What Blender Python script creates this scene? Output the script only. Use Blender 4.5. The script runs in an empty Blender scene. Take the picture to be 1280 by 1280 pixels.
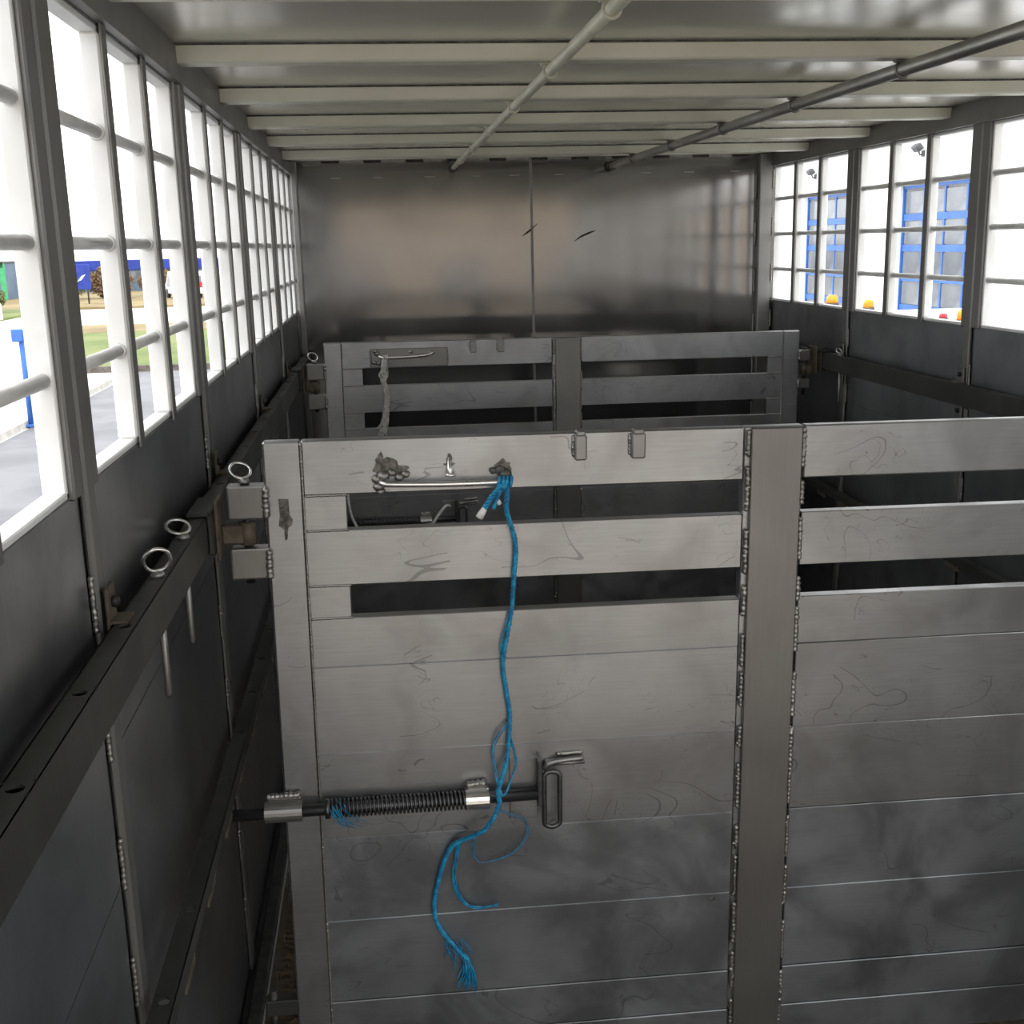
import bpy, bmesh, math, random
from mathutils import Vector, Matrix
random.seed(7)
PI = math.pi
S = bpy.context.scene
C = S.collection

# ------------------------------------------------------------------ camera
F_PX = 1438.83
YAW, PITCH, ROLL = 0.1066, -0.2289, -0.0246
cam_d = bpy.data.cameras.new('camera')
cam = bpy.data.objects.new('camera', cam_d)
C.objects.link(cam)
_f = Vector((math.sin(YAW)*math.cos(PITCH), math.cos(YAW)*math.cos(PITCH), math.sin(PITCH)))
_r = Vector((math.cos(YAW), -math.sin(YAW), 0))
_u = _r.cross(_f)
_r2 = _r*math.cos(ROLL) + _u*math.sin(ROLL)
_u2 = -_r*math.sin(ROLL) + _u*math.cos(ROLL)
M = Matrix((_r2, _u2, -_f)).transposed().to_4x4()
M.translation = Vector((0.42, 0.0, 1.90))
cam.matrix_world = M
cam_d.sensor_width = 36.0
cam_d.sensor_fit = 'HORIZONTAL'
cam_d.lens = F_PX/1280*36
cam_d.clip_start = 0.02
cam_d.clip_end = 600
S.camera = cam

# ------------------------------------------------------------------ sky and exposure
w = bpy.data.worlds.new('overcast_sky')
S.world = w
w.use_nodes = True
bg = w.node_tree.nodes['Background']
bg.inputs[0].default_value = (0.97, 0.985, 1.0, 1)
bg.inputs[1].default_value = 3.0
S.view_settings.view_transform = 'Standard'
S.view_settings.look = 'None'
S.view_settings.exposure = 0.0
S.view_settings.gamma = 1.0
S.view_settings.use_curve_mapping = False

# ------------------------------------------------------------------ materials
def newmat(name):
    m = bpy.data.materials.new(name)
    m.use_nodes = True
    nt = m.node_tree
    return m, nt, nt.nodes['Principled BSDF'], nt.nodes, nt.links

def mapping(nt, scale):
    tc = nt.nodes.new('ShaderNodeTexCoord')
    mp = nt.nodes.new('ShaderNodeMapping')
    mp.inputs['Scale'].default_value = scale
    nt.links.new(tc.outputs['Object'], mp.inputs[0])
    return mp.outputs[0]

def noise(nt, vec, scale, detail=4, dist=0.0, rough=0.55):
    n = nt.nodes.new('ShaderNodeTexNoise')
    n.inputs['Scale'].default_value = scale
    n.inputs['Detail'].default_value = detail
    n.inputs['Distortion'].default_value = dist
    n.inputs['Roughness'].default_value = rough
    nt.links.new(vec, n.inputs['Vector'])
    return n.outputs['Fac']

def ramp(nt, fac, stops):
    r = nt.nodes.new('ShaderNodeValToRGB')
    el = r.color_ramp.elements
    r.color_ramp.interpolation = 'EASE'
    while len(el) < len(stops):
        el.new(0.5)
    for e, (p, c) in zip(el, stops):
        e.position = p
        e.color = (*c, 1) if len(c) == 3 else c
    nt.links.new(fac, r.inputs[0])
    return r.outputs[0]

def mixc(nt, fac, a, b, mode='MIX'):
    m = nt.nodes.new('ShaderNodeMix')
    m.data_type = 'RGBA'
    m.blend_type = mode
    if isinstance(fac, (int, float)):
        m.inputs[0].default_value = fac
    else:
        nt.links.new(fac, m.inputs[0])
    for i, v in ((6, a), (7, b)):
        if isinstance(v, tuple):
            m.inputs[i].default_value = (*v, 1)
        else:
            nt.links.new(v, m.inputs[i])
    return m.outputs[2]

def math_n(nt, op, a, b=None):
    m = nt.nodes.new('ShaderNodeMath')
    m.operation = op
    for i, v in ((0, a), (1, b)):
        if v is None:
            continue
        if isinstance(v, (int, float)):
            m.inputs[i].default_value = v
        else:
            nt.links.new(v, m.inputs[i])
    return m.outputs[0]

def bump(nt, b, h, strength, dist=0.002):
    n = nt.nodes.new('ShaderNodeBump')
    n.inputs['Strength'].default_value = strength
    n.inputs['Distance'].default_value = dist
    nt.links.new(h, n.inputs['Height'])
    nt.links.new(n.outputs[0], b.inputs['Normal'])

def metal(name, c0, c1, r0, r1, metallic=0.9, streak=(1.2, 1.2, 26), scuff=0.0, bstr=0.08, stain=None, stain_lo=0.52):
    """worn sheet metal: blotchy tone, brushed grain, scuff lines, stains"""
    m, nt, b, N, L = newmat(name)
    v = mapping(nt, (1, 1, 1))
    vs = mapping(nt, streak)
    blot = noise(nt, v, 3.2, 3, 0.4)
    grain = noise(nt, vs, 7, 3)
    f = math_n(nt, 'ADD', math_n(nt, 'MULTIPLY', blot, 0.7), math_n(nt, 'MULTIPLY', grain, 0.3))
    col = ramp(nt, f, [(0.25, c0), (0.75, c1)])
    if stain:
        sm = ramp(nt, noise(nt, v, 5.0, 4, 0.5, 0.55), [(stain_lo-0.12, (0, 0, 0)), (stain_lo+0.2, (1, 1, 1))])
        col = mixc(nt, sm, col, stain)
    if scuff > 0:
        n1 = noise(nt, mapping(nt, (1, 1, 1.5)), 4.0, 1, 1.0)
        ln = math_n(nt, 'LESS_THAN', math_n(nt, 'ABSOLUTE', math_n(nt, 'SUBTRACT', n1, 0.5)), 0.0036)
        n2 = noise(nt, mapping(nt, (1.4, 1, 2.2)), 8.0, 1, 1.2)
        ln2 = math_n(nt, 'LESS_THAN', math_n(nt, 'ABSOLUTE', math_n(nt, 'SUBTRACT', n2, 0.48)), 0.003)
        msk = math_n(nt, 'GREATER_THAN', noise(nt, v, 4.3, 3), 0.54)
        lm = math_n(nt, 'MULTIPLY', math_n(nt, 'MULTIPLY', math_n(nt, 'MAXIMUM', ln, ln2), msk), scuff)
        col = mixc(nt, lm, col, (0.07, 0.065, 0.06))
    L.new(col, b.inputs['Base Color'])
    b.inputs['Metallic'].default_value = metallic
    rr = ramp(nt, noise(nt, v, 4, 2, 0.3), [(0.25, (r0,)*3), (0.75, (r1,)*3)])
    L.new(rr, b.inputs['Roughness'])
    bump(nt, b, math_n(nt, 'ADD', blot, math_n(nt, 'MULTIPLY', grain, 0.25)), bstr, 0.004)
    return m

def paint(name, c0, c1, rough=0.5, scale=6, metallic=0.0, bstr=0.05, lo=0.35, hi=0.65, spec=0.5):
    m, nt, b, N, L = newmat(name)
    v = mapping(nt, (1, 1, 1))
    n = noise(nt, v, scale, 5, 0.4)
    L.new(ramp(nt, n, [(lo, c0), (hi, c1)]), b.inputs['Base Color'])
    b.inputs['Roughness'].default_value = rough
    b.inputs['Metallic'].default_value = metallic
    b.inputs['Specular IOR Level'].default_value = spec
    if bstr:
        bump(nt, b, n, bstr, 0.003)
    return m

MT = {}
MT['gate'] = metal('gate_aluminium', (0.32, 0.324, 0.327), (0.45, 0.453, 0.455), 0.285, 0.36, 0.9, scuff=0.42, stain=(0.30, 0.298, 0.293), stain_lo=0.54, bstr=0.04)
MT['gate_post'] = metal('gate_post_aluminium', (0.21, 0.20, 0.187), (0.265, 0.255, 0.24), 0.34, 0.44, 0.88, streak=(20, 1, 1.2), bstr=0.04)
MT['gate_low'] = metal('kickplank_aluminium', (0.36, 0.378, 0.398), (0.48, 0.50, 0.52), 0.30, 0.40, 0.9, scuff=0.35, stain=(0.235, 0.245, 0.255), stain_lo=0.48, bstr=0.05)
MT['lug'] = metal('lug_aluminium', (0.24, 0.232, 0.22), (0.31, 0.30, 0.288), 0.38, 0.5, 0.85)
MT['weld'] = metal('weld_bead', (0.20, 0.188, 0.168), (0.40, 0.385, 0.36), 0.34, 0.5, 0.9, bstr=0.3)
MT['weld_brown'] = metal('dirty_weld_bead', (0.17, 0.145, 0.115), (0.42, 0.40, 0.37), 0.35, 0.5, 0.8, bstr=0.3)
MT['wall'] = metal('wall_aluminium', (0.25, 0.26, 0.27), (0.38, 0.393, 0.405), 0.285, 0.36, 0.92, streak=(1, 20, 1), bstr=0.03, stain=(0.23, 0.236, 0.242), stain_lo=0.55)
MT['front'] = metal('front_wall_aluminium', (0.29, 0.287, 0.281), (0.33, 0.326, 0.318), 0.10, 0.145, 0.96, streak=(14, 1, 1), bstr=0.006)
MT['post'] = metal('post_aluminium', (0.20, 0.195, 0.185), (0.26, 0.254, 0.244), 0.4, 0.55, 0.85, streak=(16, 16, 1), bstr=0.03)
MT['rib'] = metal('rib_aluminium', (0.30, 0.30, 0.295), (0.40, 0.40, 0.395), 0.3, 0.45, 0.9, streak=(16, 16, 1), bstr=0.03)
MT['white'] = paint('white_paint', (0.74, 0.735, 0.71), (0.84, 0.84, 0.83), 0.42, 5)
MT['bar'] = paint('window_bar_paint', (0.60, 0.59, 0.56), (0.74, 0.73, 0.71), 0.4, 8)
MT['cream'] = paint('cream_beam_paint', (0.62, 0.60, 0.50), (0.70, 0.68, 0.57), 0.36, 4)
MT['roof'] = metal('roof_sheet', (0.64, 0.62, 0.54), (0.72, 0.70, 0.62), 0.18, 0.25, 0.4, streak=(1, 12, 1), bstr=0.02)
MT['pipe'] = paint('pipe_cream_paint', (0.50, 0.48, 0.39), (0.60, 0.58, 0.47), 0.42, 9)
MT['pipe2'] = metal('galvanised_pipe', (0.30, 0.297, 0.27), (0.50, 0.49, 0.45), 0.32, 0.5, 0.8)
MT['steel'] = metal('dark_steel', (0.035, 0.035, 0.031), (0.07, 0.068, 0.060), 0.42, 0.58, 0.5, streak=(1, 14, 1))
MT['black'] = paint('black_iron', (0.018, 0.018, 0.018), (0.05, 0.048, 0.045), 0.5, 20, 0.4)
MT['rust'] = paint('rusty_steel', (0.07, 0.05, 0.033), (0.13, 0.105, 0.075), 0.6, 25, 0.3, 0.2)
MT['spring'] = metal('oily_steel', (0.06, 0.06, 0.06), (0.15, 0.15, 0.15), 0.3, 0.45, 0.9)
MT['shiny'] = metal('bright_steel', (0.66, 0.65, 0.63), (0.8, 0.79, 0.77), 0.18, 0.32, 0.95)
MT['dirt_and_shade'] = paint('black_grease_and_shade', (0.03, 0.028, 0.025), (0.10, 0.095, 0.085), 0.55, 40, 0.0, 0.3)  # grease, and the dark of the joint shadows under the roof
MT['burn'] = paint('burnt_grease', (0.06, 0.052, 0.043), (0.17, 0.155, 0.135), 0.5, 70, 0.3, 0.2)
MT['floor'] = paint('rubber_floor', (0.030, 0.024, 0.018), (0.085, 0.065, 0.045), 0.8, 45, 0, 0.5)
MT['shaving'] = paint('wood_shaving', (0.045, 0.028, 0.015), (0.13, 0.085, 0.045), 0.8, 30, 0, 0)
MT['twine'] = paint('blue_twine', (0.004, 0.14, 0.30), (0.012, 0.30, 0.52), 0.45, 60, 0, 0.2)
MT['twine_pale'] = paint('pale_twine', (0.42, 0.40, 0.36), (0.62, 0.60, 0.56), 0.8, 60, 0, 0.2)
MT['cord'] = paint('white_cord', (0.62, 0.60, 0.57), (0.78, 0.77, 0.74), 0.7, 60, 0, 0.1)
MT['asphalt'] = paint('wet_asphalt', (0.11, 0.11, 0.12), (0.17, 0.17, 0.182), 0.6, 0.6, 0, 0.0)
MT['pave'] = paint('pale_pavement', (0.60, 0.60, 0.59), (0.70, 0.70, 0.69), 0.6, 0.4, 0, 0.0)
MT['kerb'] = paint('kerb_stone', (0.45, 0.43, 0.38), (0.58, 0.56, 0.52), 0.8, 3)
MT['grass'] = paint('lawn', (0.10, 0.15, 0.03), (0.18, 0.21, 0.06), 0.9, 0.35, 0, 0.0)
MT['dry'] = paint('dry_grass', (0.20, 0.14, 0.06), (0.28, 0.22, 0.10), 0.9, 0.3, 0, 0.0)
MT['facade'] = paint('white_render', (0.80, 0.80, 0.79), (0.86, 0.86, 0.85), 0.8, 0.5, 0, 0.0)
MT['blue'] = paint('blue_frame_paint', (0.03, 0.12, 0.42), (0.045, 0.155, 0.48), 0.45, 3, 0, 0)
MT['pane'] = paint('grey_window_glass', (0.12, 0.135, 0.155), (0.22, 0.235, 0.255), 0.12, 0.9, 0, 0)
MT['shed'] = paint('blue_grey_cladding', (0.10, 0.15, 0.22), (0.14, 0.20, 0.28), 0.6, 0.5, 0, 0)
MT['signblue'] = paint('sign_blue', (0.012, 0.03, 0.28), (0.02, 0.05, 0.36), 0.4, 2, 0, 0)
MT['green'] = paint('green_trim', (0.05, 0.36, 0.14), (0.08, 0.44, 0.20), 0.5, 2, 0, 0)
MT['leafg'] = paint('bush_green', (0.08, 0.10, 0.03), (0.16, 0.17, 0.06), 0.8, 4, 0, 0)
MT['leafb'] = paint('bush_brown', (0.14, 0.085, 0.045), (0.24, 0.15, 0.08), 0.8, 4, 0, 0)
MT['bark'] = paint('bark', (0.09, 0.075, 0.06), (0.16, 0.14, 0.12), 0.9, 9)
MT['orange'] = paint('orange_lens', (0.85, 0.26, 0.01), (0.95, 0.36, 0.02), 0.25, 6, 0, 0)
MT['redlens'] = paint('red_lens', (0.55, 0.02, 0.03), (0.68, 0.03, 0.04), 0.25, 6, 0, 0)
MT['vanwhite'] = paint('van_white', (0.80, 0.80, 0.80), (0.85, 0.85, 0.85), 0.3, 1, 0, 0)
MT['brick'] = paint('tan_brick', (0.40, 0.325, 0.26), (0.50, 0.415, 0.34), 0.85, 3)
MT['gravel'] = paint('tan_gravel', (0.30, 0.262, 0.22), (0.40, 0.355, 0.305), 0.9, 2.5)
MT['tyre'] = paint('tyre_rubber', (0.02, 0.02, 0.02), (0.04, 0.04, 0.04), 0.8, 10)
MT['lampgrey'] = paint('floodlight_grey', (0.05, 0.05, 0.055), (0.10, 0.10, 0.105), 0.5, 5)

# ------------------------------------------------------------------ mesh helpers
class MB:
    def __init__(s):
        s.bm = bmesh.new()

    def box(s, x0, x1, y0, y1, z0, z1, bev=0.0, rot=None, seg=1):
        r = bmesh.ops.create_cube(s.bm, size=1.0)
        vs = r['verts']
        c = Vector(((x0+x1)/2, (y0+y1)/2, (z0+z1)/2))
        d = Vector((abs(x1-x0), abs(y1-y0), abs(z1-z0)))
        for v in vs:
            p = Vector((v.co.x*d.x, v.co.y*d.y, v.co.z*d.z))
            if rot is not None:
                p = rot @ p
            v.co = p + c
        if bev > 0:
            es = list({e for v in vs for e in v.link_edges})
            bmesh.ops.bevel(s.bm, geom=es, offset=bev, segments=seg, affect='EDGES', profile=0.6)
        return s

    def poly(s, pts, axis, a0, a1):
        """extrude a 2-D outline along an axis ('x','y','z')"""
        def P(p, a):
            if axis == 'x':
                return Vector((a, p[0], p[1]))
            if axis == 'y':
                return Vector((p[0], a, p[1]))
            return Vector((p[0], p[1], a))
        A = [s.bm.verts.new(P(p, a0)) for p in pts]
        B = [s.bm.verts.new(P(p, a1)) for p in pts]
        n = len(pts)
        s.bm.faces.new(A)
        s.bm.faces.new(B[::-1])
        for i in range(n):
            s.bm.faces.new((A[i], B[i], B[(i+1) % n], A[(i+1) % n]))
        return s

    def tube(s, pts, rad, seg=8, closed=False, cap=True):
        pts = [Vector(p) for p in pts]
        n = len(pts)
        if not isinstance(rad, (list, tuple)):
            rad = [rad]*n
        rings = []
        prev = None
        for i, p in enumerate(pts):
            if closed:
                t = pts[(i+1) % n] - pts[i-1]
            else:
                t = pts[min(i+1, n-1)] - pts[max(i-1, 0)]
            if t.length < 1e-9:
                t = Vector((0, 0, 1))
            t.normalize()
            if prev is None:
                a = Vector((0, 0, 1)) if abs(t.z) < 0.9 else Vector((1, 0, 0))
                nrm = t.cross(a).normalized()
            else:
                nrm = prev - t*prev.dot(t)
                if nrm.length < 1e-6:
                    nrm = t.orthogonal()
                nrm.normalize()
            prev = nrm
            bn = t.cross(nrm)
            rings.append([s.bm.verts.new(p + (nrm*math.cos(2*PI*k/seg) + bn*math.sin(2*PI*k/seg))*rad[i]) for k in range(seg)])
        m = n if closed else n-1
        for i in range(m):
            A, B = rings[i], rings[(i+1) % n]
            for k in range(seg):
                f = s.bm.faces.new((A[k], A[(k+1) % seg], B[(k+1) % seg], B[k]))
                f.smooth = True
        if cap and not closed:
            s.bm.faces.new(rings[0][::-1])
            s.bm.faces.new(rings[-1])
        return s

    def ball(s, c, r, sc=(1, 1, 1), sub=2, jit=0.0):
        g = bmesh.ops.create_icosphere(s.bm, subdivisions=sub, radius=1.0)
        for v in g['verts']:
            k = 1 + random.uniform(-jit, jit)
            v.co = Vector(c) + Vector((v.co.x*r*sc[0]*k, v.co.y*r*sc[1]*k, v.co.z*r*sc[2]*k))
            for f in v.link_faces:
                f.smooth = True
        return s

    def ring(s, c, R, r, ax_u, ax_v, n=24, seg=8, a0=0.0, a1=2*PI):
        u, v = Vector(ax_u).normalized(), Vector(ax_v).normalized()
        full = abs(a1-a0-2*PI) < 1e-6
        k = n if full else n+1
        pts = [Vector(c) + u*R*math.cos(a0+(a1-a0)*i/n) + v*R*math.sin(a0+(a1-a0)*i/n) for i in range(k)]
        return s.tube(pts, r, seg, closed=full)

    def bead(s, a, b, r=0.006, pitch=0.009, flat=None):
        """a weld bead: a rope of small scalloped lumps"""
        a, b = Vector(a), Vector(b)
        L = (b-a).length
        n = max(4, int(L/pitch)*3)
        pts, rad = [], []
        for i in range(n+1):
            t = i/n
            j = Vector((random.uniform(-1, 1), random.uniform(-.3, .3), random.uniform(-1, 1)))*r*0.16
            pts.append(a.lerp(b, t)+j)
            e = 0.35 if i in (0, n) else 1.0
            rad.append(r*e*(0.72+0.30*abs(math.sin(PI*i/3.0))+random.uniform(-.12, .12)))
        return s.tube(pts, rad, 6)

    def quad(s, pts):
        s.bm.faces.new([s.bm.verts.new(Vector(p)) for p in pts])
        return s

    def build(s, name, mat, parent=None, mesh_only=False):
        me = bpy.data.meshes.new(name)
        bmesh.ops.recalc_face_normals(s.bm, faces=s.bm.faces[:])
        s.bm.to_mesh(me)
        s.bm.free()
        me.materials.append(MT[mat])
        if mesh_only:
            return me
        o = bpy.data.objects.new(name, me)
        C.objects.link(o)
        if parent is not None:
            o.parent = parent
        if name in ('weld_bead', 'weld_lump', 'filaments', 'grease_mark', 'scratch_mark', 'scuff_mark', 'joint_shadow', 'knot', 'tail'):
            o['kind'] = 'stuff'
        return o

def tag(o, label=None, cat=None, group=None, kind=None):
    if label: o['label'] = label
    if cat: o['category'] = cat
    if group: o['group'] = group
    if kind: o['kind'] = kind
    return o

def thing(name, label, cat, loc=(0, 0, 0), rot=(0, 0, 0), group=None, kind=None):
    o = bpy.data.objects.new(name, None)
    o.empty_display_size = 0.1
    C.objects.link(o)
    o.location = loc
    o.rotation_euler = rot
    return tag(o, label, cat, group, kind)

def box(name, mat, parent, *d, bev=0.0):
    return MB().box(*d, bev=bev).build(name, mat, parent)

def inst(me, name, parent, loc=(0, 0, 0), rot=(0, 0, 0)):
    o = bpy.data.objects.new(name, me)
    C.objects.link(o)
    o.parent = parent
    o.location = loc
    o.rotation_euler = rot
    return o

def path_smooth(pts, n=6):
    """Catmull-Rom through points"""
    P = [Vector(p) for p in pts]
    out = []
    for i in range(len(P)-1):
        p0, p1, p2, p3 = P[max(i-1, 0)], P[i], P[i+1], P[min(i+2, len(P)-1)]
        for k in range(n):
            t = k/n
            out.append(0.5*((2*p1)+(p2-p0)*t+(2*p0-5*p1+4*p2-p3)*t*t+(3*p1-p0-3*p2+p3)*t**3))
    out.append(P[-1])
    return out

# ------------------------------------------------------------------ the trailer shell
W = 2.42          # inner width
YB, YF = -0.30, 5.89
TH = 0.031        # wall thickness
SILL, TOP = 1.586, 2.248
ROOF = 2.323
BARS = (2.088, 1.916, 1.743)
POSTS = [(0.455, 0.59), (1.54, 1.672), (2.632, 2.766), (3.725, 3.845), (4.785, 4.905)]

fl = tag(MB().box(-TH, W+TH, YB, YF, -0.12, 0.0).build('floor', 'floor'), 'dark rubber trailer floor strewn with wood shavings', 'floor', kind='structure')

# loose shavings: uncountable
mb = MB()
for i in range(7000):
    x, y = random.uniform(0.07, W-0.07), random.uniform(0.2, 5.8)
    if i % 3 == 0:
        x, y = random.uniform(0.07, 0.35), random.uniform(2.2, 3.6)
    a, l, ww = random.uniform(0, 2*PI), random.uniform(.006, .018), random.uniform(.002, .005)
    dx, dy = math.cos(a)*l, math.sin(a)*l
    ex, ey = -math.sin(a)*ww, math.cos(a)*ww
    h = random.uniform(0.0015, 0.006)
    mb.quad([(x-dx-ex, y-dy-ey, h), (x+dx-ex, y+dy-ey, h*random.uniform(.4, 1.6)), (x+dx+ex, y+dy+ey, h*random.uniform(.6, 2)), (x-dx+ex, y-dy+ey, h)])
tag(mb.build('wood_shavings', 'shaving'), 'brown wood shavings scattered over the dark floor', 'shavings', kind='stuff')

def side_wall(side):
    """side=-1 left (x<=0), +1 right (x>=W)"""
    name = 'wall_left' if side < 0 else 'wall_right'
    x_in = 0.0 if side < 0 else W
    X = lambda d: x_in + side*d            # d>0 outward, d<0 into the room
    mb = MB()
    mb.box(X(0.004), X(TH), YB, YF, -0.12, SILL)            # core below the windows
    mb.box(X(0.0), X(TH), YB, YF, TOP, ROOF+0.02)           # head rail
    wl = tag(mb.build(name, 'wall'), 'grey aluminium side wall with barred window openings, '+('on the left' if side < 0 else 'on the right'), 'wall', kind='structure')
    edges = [YB] + [p for ps in POSTS for p in ps] + [YF]
    bays = [(edges[i], edges[i+1]) for i in range(0, len(edges), 2)]
    # skin panels below the sill, one course over another, joints open
    for bi, (a, b) in enumerate(bays):
        a2, b2 = a-0.05, b+0.03
        if bi == 0: a2 = YB
        if bi == len(bays)-1: b2 = YF
        zs = [0.0, 1.19 if bi % 2 == 0 else 1.0, SILL]
        for z0, z1 in zip(zs[:-1], zs[1:]):
            box('wall_panel', 'wall', wl, X(0), X(0.004), a2+0.001, b2-0.001, z0+0.001, z1-0.001)
    # posts: flat jamb between the windows, and a narrow rib running down to the floor
    for (a, b) in POSTS:
        box('post', 'post', wl, X(-0.006), X(TH+0.003), a, b, SILL-0.004, TOP+0.012, bev=0.003)
        r0 = a+0.045
        box('post_rib', 'post', wl, X(-0.0105), X(0.002), r0, r0+0.042, 0.0, TOP+0.03, bev=0.004)
        mb = MB()
        for k in range(7):
            z = 0.2+k*0.2+random.uniform(-.03, .03)
            mb.bead((X(-0.003), r0-0.004, z), (X(-0.003), r0-0.004, z+0.085), 0.0045)
            if k % 2 == 0:
                mb.bead((X(-0.003), r0+0.046, z+0.03), (X(-0.003), r0+0.046, z+0.12), 0.004)
        mb.build('weld_bead', 'weld', wl)
    # window bays
    for bi, (a, b) in enumerate(bays):
        n = bi+1 if side < 0 else bi+1+len(bays)
        if bi == len(bays)-1: b = YF-0.035
        mb = MB()
        e = 0.010
        mb.box(X(0.002), X(TH+0.002), a, b, TOP-e, TOP, bev=0.002)
        mb.box(X(0.002), X(TH+0.002), a, b, SILL, SILL+e, bev=0.002)
        mb.box(X(0.002), X(TH+0.002), a, a+e, SILL, TOP, bev=0.002)
        mb.box(X(0.002), X(TH+0.002), b-e, b, SILL, TOP, bev=0.002)
        win = tag(mb.build('window_%d' % n, 'white'), 'barred window opening in the %s wall, %s from the far end' % ('left' if side < 0 else 'right', ('first', 'second', 'third', 'fourth', 'fifth', 'sixth', 'seventh')[len(bays)-1-bi]), 'window', kind='structure')
        pitch = (b-a)/3
        for k in (1, 2):
            y = a+pitch*k
            mu = MB().box(X(-0.002), X(TH), y-0.019, y+0.019, SILL+e, TOP-e, bev=0.004).build('mullion', 'white', win)
            box('shade_strip', 'post', mu, X(-0.006), X(-0.002), y-0.017, y+0.017, SILL-0.006, TOP+0.006, bev=0.001)  # grey strip puts the shade of the backlit inner face into colour
        for z in BARS:
            for k in range(3):
                y0 = a+pitch*k+(0.019 if k else 0.004)
                y1 = a+pitch*(k+1)-(0.019 if k < 2 else 0.004)
                xb = X(0.0155)
                br = MB().tube([(xb, y0, z), (xb, y1, z)], 0.0100, 14).build('window_bar', 'bar', win)
                mb = MB()
                for yy in (y0+.004, y1-.004):
                    mb.ring((xb, yy, z), 0.0105, 0.003, (1, 0, 0), (0, 0, 1), 12, 5)
                mb.build('weld_collar', 'white', br)
    return wl

wall_l = side_wall(-1)
wall_r = side_wall(1)

# rear edge of the shell is open; front bulkhead
mb = MB().box(-TH, W+TH, YF+0.005, YF+0.05, -0.12, ROOF+0.02)
wf = tag(mb.build('wall_front', 'front'), 'brushed aluminium bulkhead closing the far end', 'wall', kind='structure')
SEAM = 1.185
box('wall_panel', 'front', wf, 0.0, SEAM-0.001, YF, YF+0.005, 0.0, 2.315)
box('wall_panel', 'front', wf, SEAM+0.001, W, YF, YF+0.005, 0.0, 2.315)
box('seam_strip', 'post', wf, SEAM-0.007, SEAM+0.007, YF-0.004, YF, 0.0, 2.31, bev=0.0015)
box('corner_post', 'post', wf, W-0.078, W-0.012, YF-0.05, YF, 0.0, 2.312, bev=0.004)
box('corner_post', 'post', wf, 0.012, 0.040, YF-0.035, YF, 0.0, 2.312, bev=0.004)
mb = MB()
for i in range(9):
    z = 0.25+i*0.23
    mb.bead((W-0.083, YF-0.004, z), (W-0.083, YF-0.004, z+0.12), 0.005)
    mb.bead((W-0.010, YF-0.052, z+0.05), (W-0.010, YF-0.052, z+0.14), 0.005)
mb.build('weld_bead', 'weld', wf)
for i in range(11):        # stitched head flange: slots along the top
    x = 0.16+i*0.205
    box('head_slot', 'black', wf, x, x+0.085, YF-0.003, YF, 2.300, 2.312)
mb = MB()
for i in range(10):
    x = 0.20+i*0.22+random.uniform(-.03, .03)
    mb.box(x, x+0.05, YF-0.0015, YF, 2.228, 2.232)
mb.build('scratch_mark', 'rib', wf)
mb = MB()
mb.tube([(1.400, YF-.001, 1.905), (1.43, YF-.001, 1.925), (1.475, YF-.001, 1.944), (1.510, YF-.001, 1.955)], [0.001, 0.005, 0.006, 0.001], 6)
mb.tube([(1.135, YF-.001, 1.935), (1.165, YF-.001, 1.955), (1.215, YF-.001, 1.995)], [0.001, 0.006, 0.001], 6)
mb.build('scuff_mark', 'dirt_and_shade', wf)

# roof: sheet, cross beams, painted joint shadows
rs = tag(MB().box(-TH, W+TH, YB, YF+0.05, ROOF, ROOF+0.025).build('ceiling', 'roof'), 'pale sheet metal roof over cream cross beams', 'ceiling', kind='structure')
beam_y = [5.345-0.678*i for i in range(9)]
mb = MB()
# hat-section beam: slanted web, flat foot
mb.poly([(-0.002, 2.286), (-0.006, 2.290), (-0.012, ROOF-0.004), (-0.022, ROOF-0.004), (-0.022, ROOF), (0.075, ROOF), (0.075, ROOF-0.004), (0.062, ROOF-0.004), (0.056, 2.290), (0.052, 2.286)], 'x', 0.004, W-0.004)
beam_me = mb.build('roof_beam', 'cream', mesh_only=True)
for y in beam_y:
    bo = inst(beam_me, 'roof_beam', rs, (0, y, 0))
mb = MB()
for y in beam_y:
    mb.box(0.01, W-0.01, y-0.0235, y-0.0215, ROOF-0.0045, ROOF+0.001)
jl = mb.build('joint_shadow', 'dirt_and_shade', rs)  # dark strips stand in for the shadow where sheet meets beam
box('eave_angle', 'post', rs, 0.0, 0.018, YB, YF, 2.25, ROOF)
box('eave_angle', 'post', rs, W-0.018, W, YB, YF, 2.25, ROOF)
box('front_angle', 'cream', rs, 0.0, W, YF-0.03, YF, 2.314, ROOF, bev=0.002)

# ------------------------------------------------------------------ roof pipes
def roof_pipe(label, mat, pts, r, cat='pipe'):
    t = thing('roof_pipe', label, cat, (pts[0][0], pts[0][1], pts[0][2]-r))
    off = Vector(t.location)
    P = [Vector(p)-off for p in pts]
    MB().tube(P, r, 16).build('tube', mat, t)
    a, b = P[0], P[-1]
    for y in beam_y:
        yy = y+0.027-off.y
        if not (min(a.y, b.y) < yy < max(a.y, b.y)):
            continue
        c = a.lerp(b, (yy-a.y)/(b.y-a.y))
        mb = MB().ring((c.x, yy, c.z), r+0.002, 0.0035, (1, 0, 0), (0, 0, 1), 16, 6)
        mb.box(c.x-0.022, c.x+0.022, yy-0.008, yy+0.008, c.z+r-0.002, 2.2858-off.z, bev=0.002)
        cl = mb.build('clamp', 'post' if mat == 'pipe2' else 'pipe', t)
        MB().ball((c.x+r+0.012, yy, c.z+r+0.001), 0.006, sub=1).build('bolt', 'steel', cl)
    mb = MB().ring((b.x, b.y-0.012, b.z), r+0.004, 0.005, (1, 0, 0), (0, 0, 1), 16, 6)
    mb.build('end_collar', 'dirt_and_shade', t)
    return t
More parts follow.
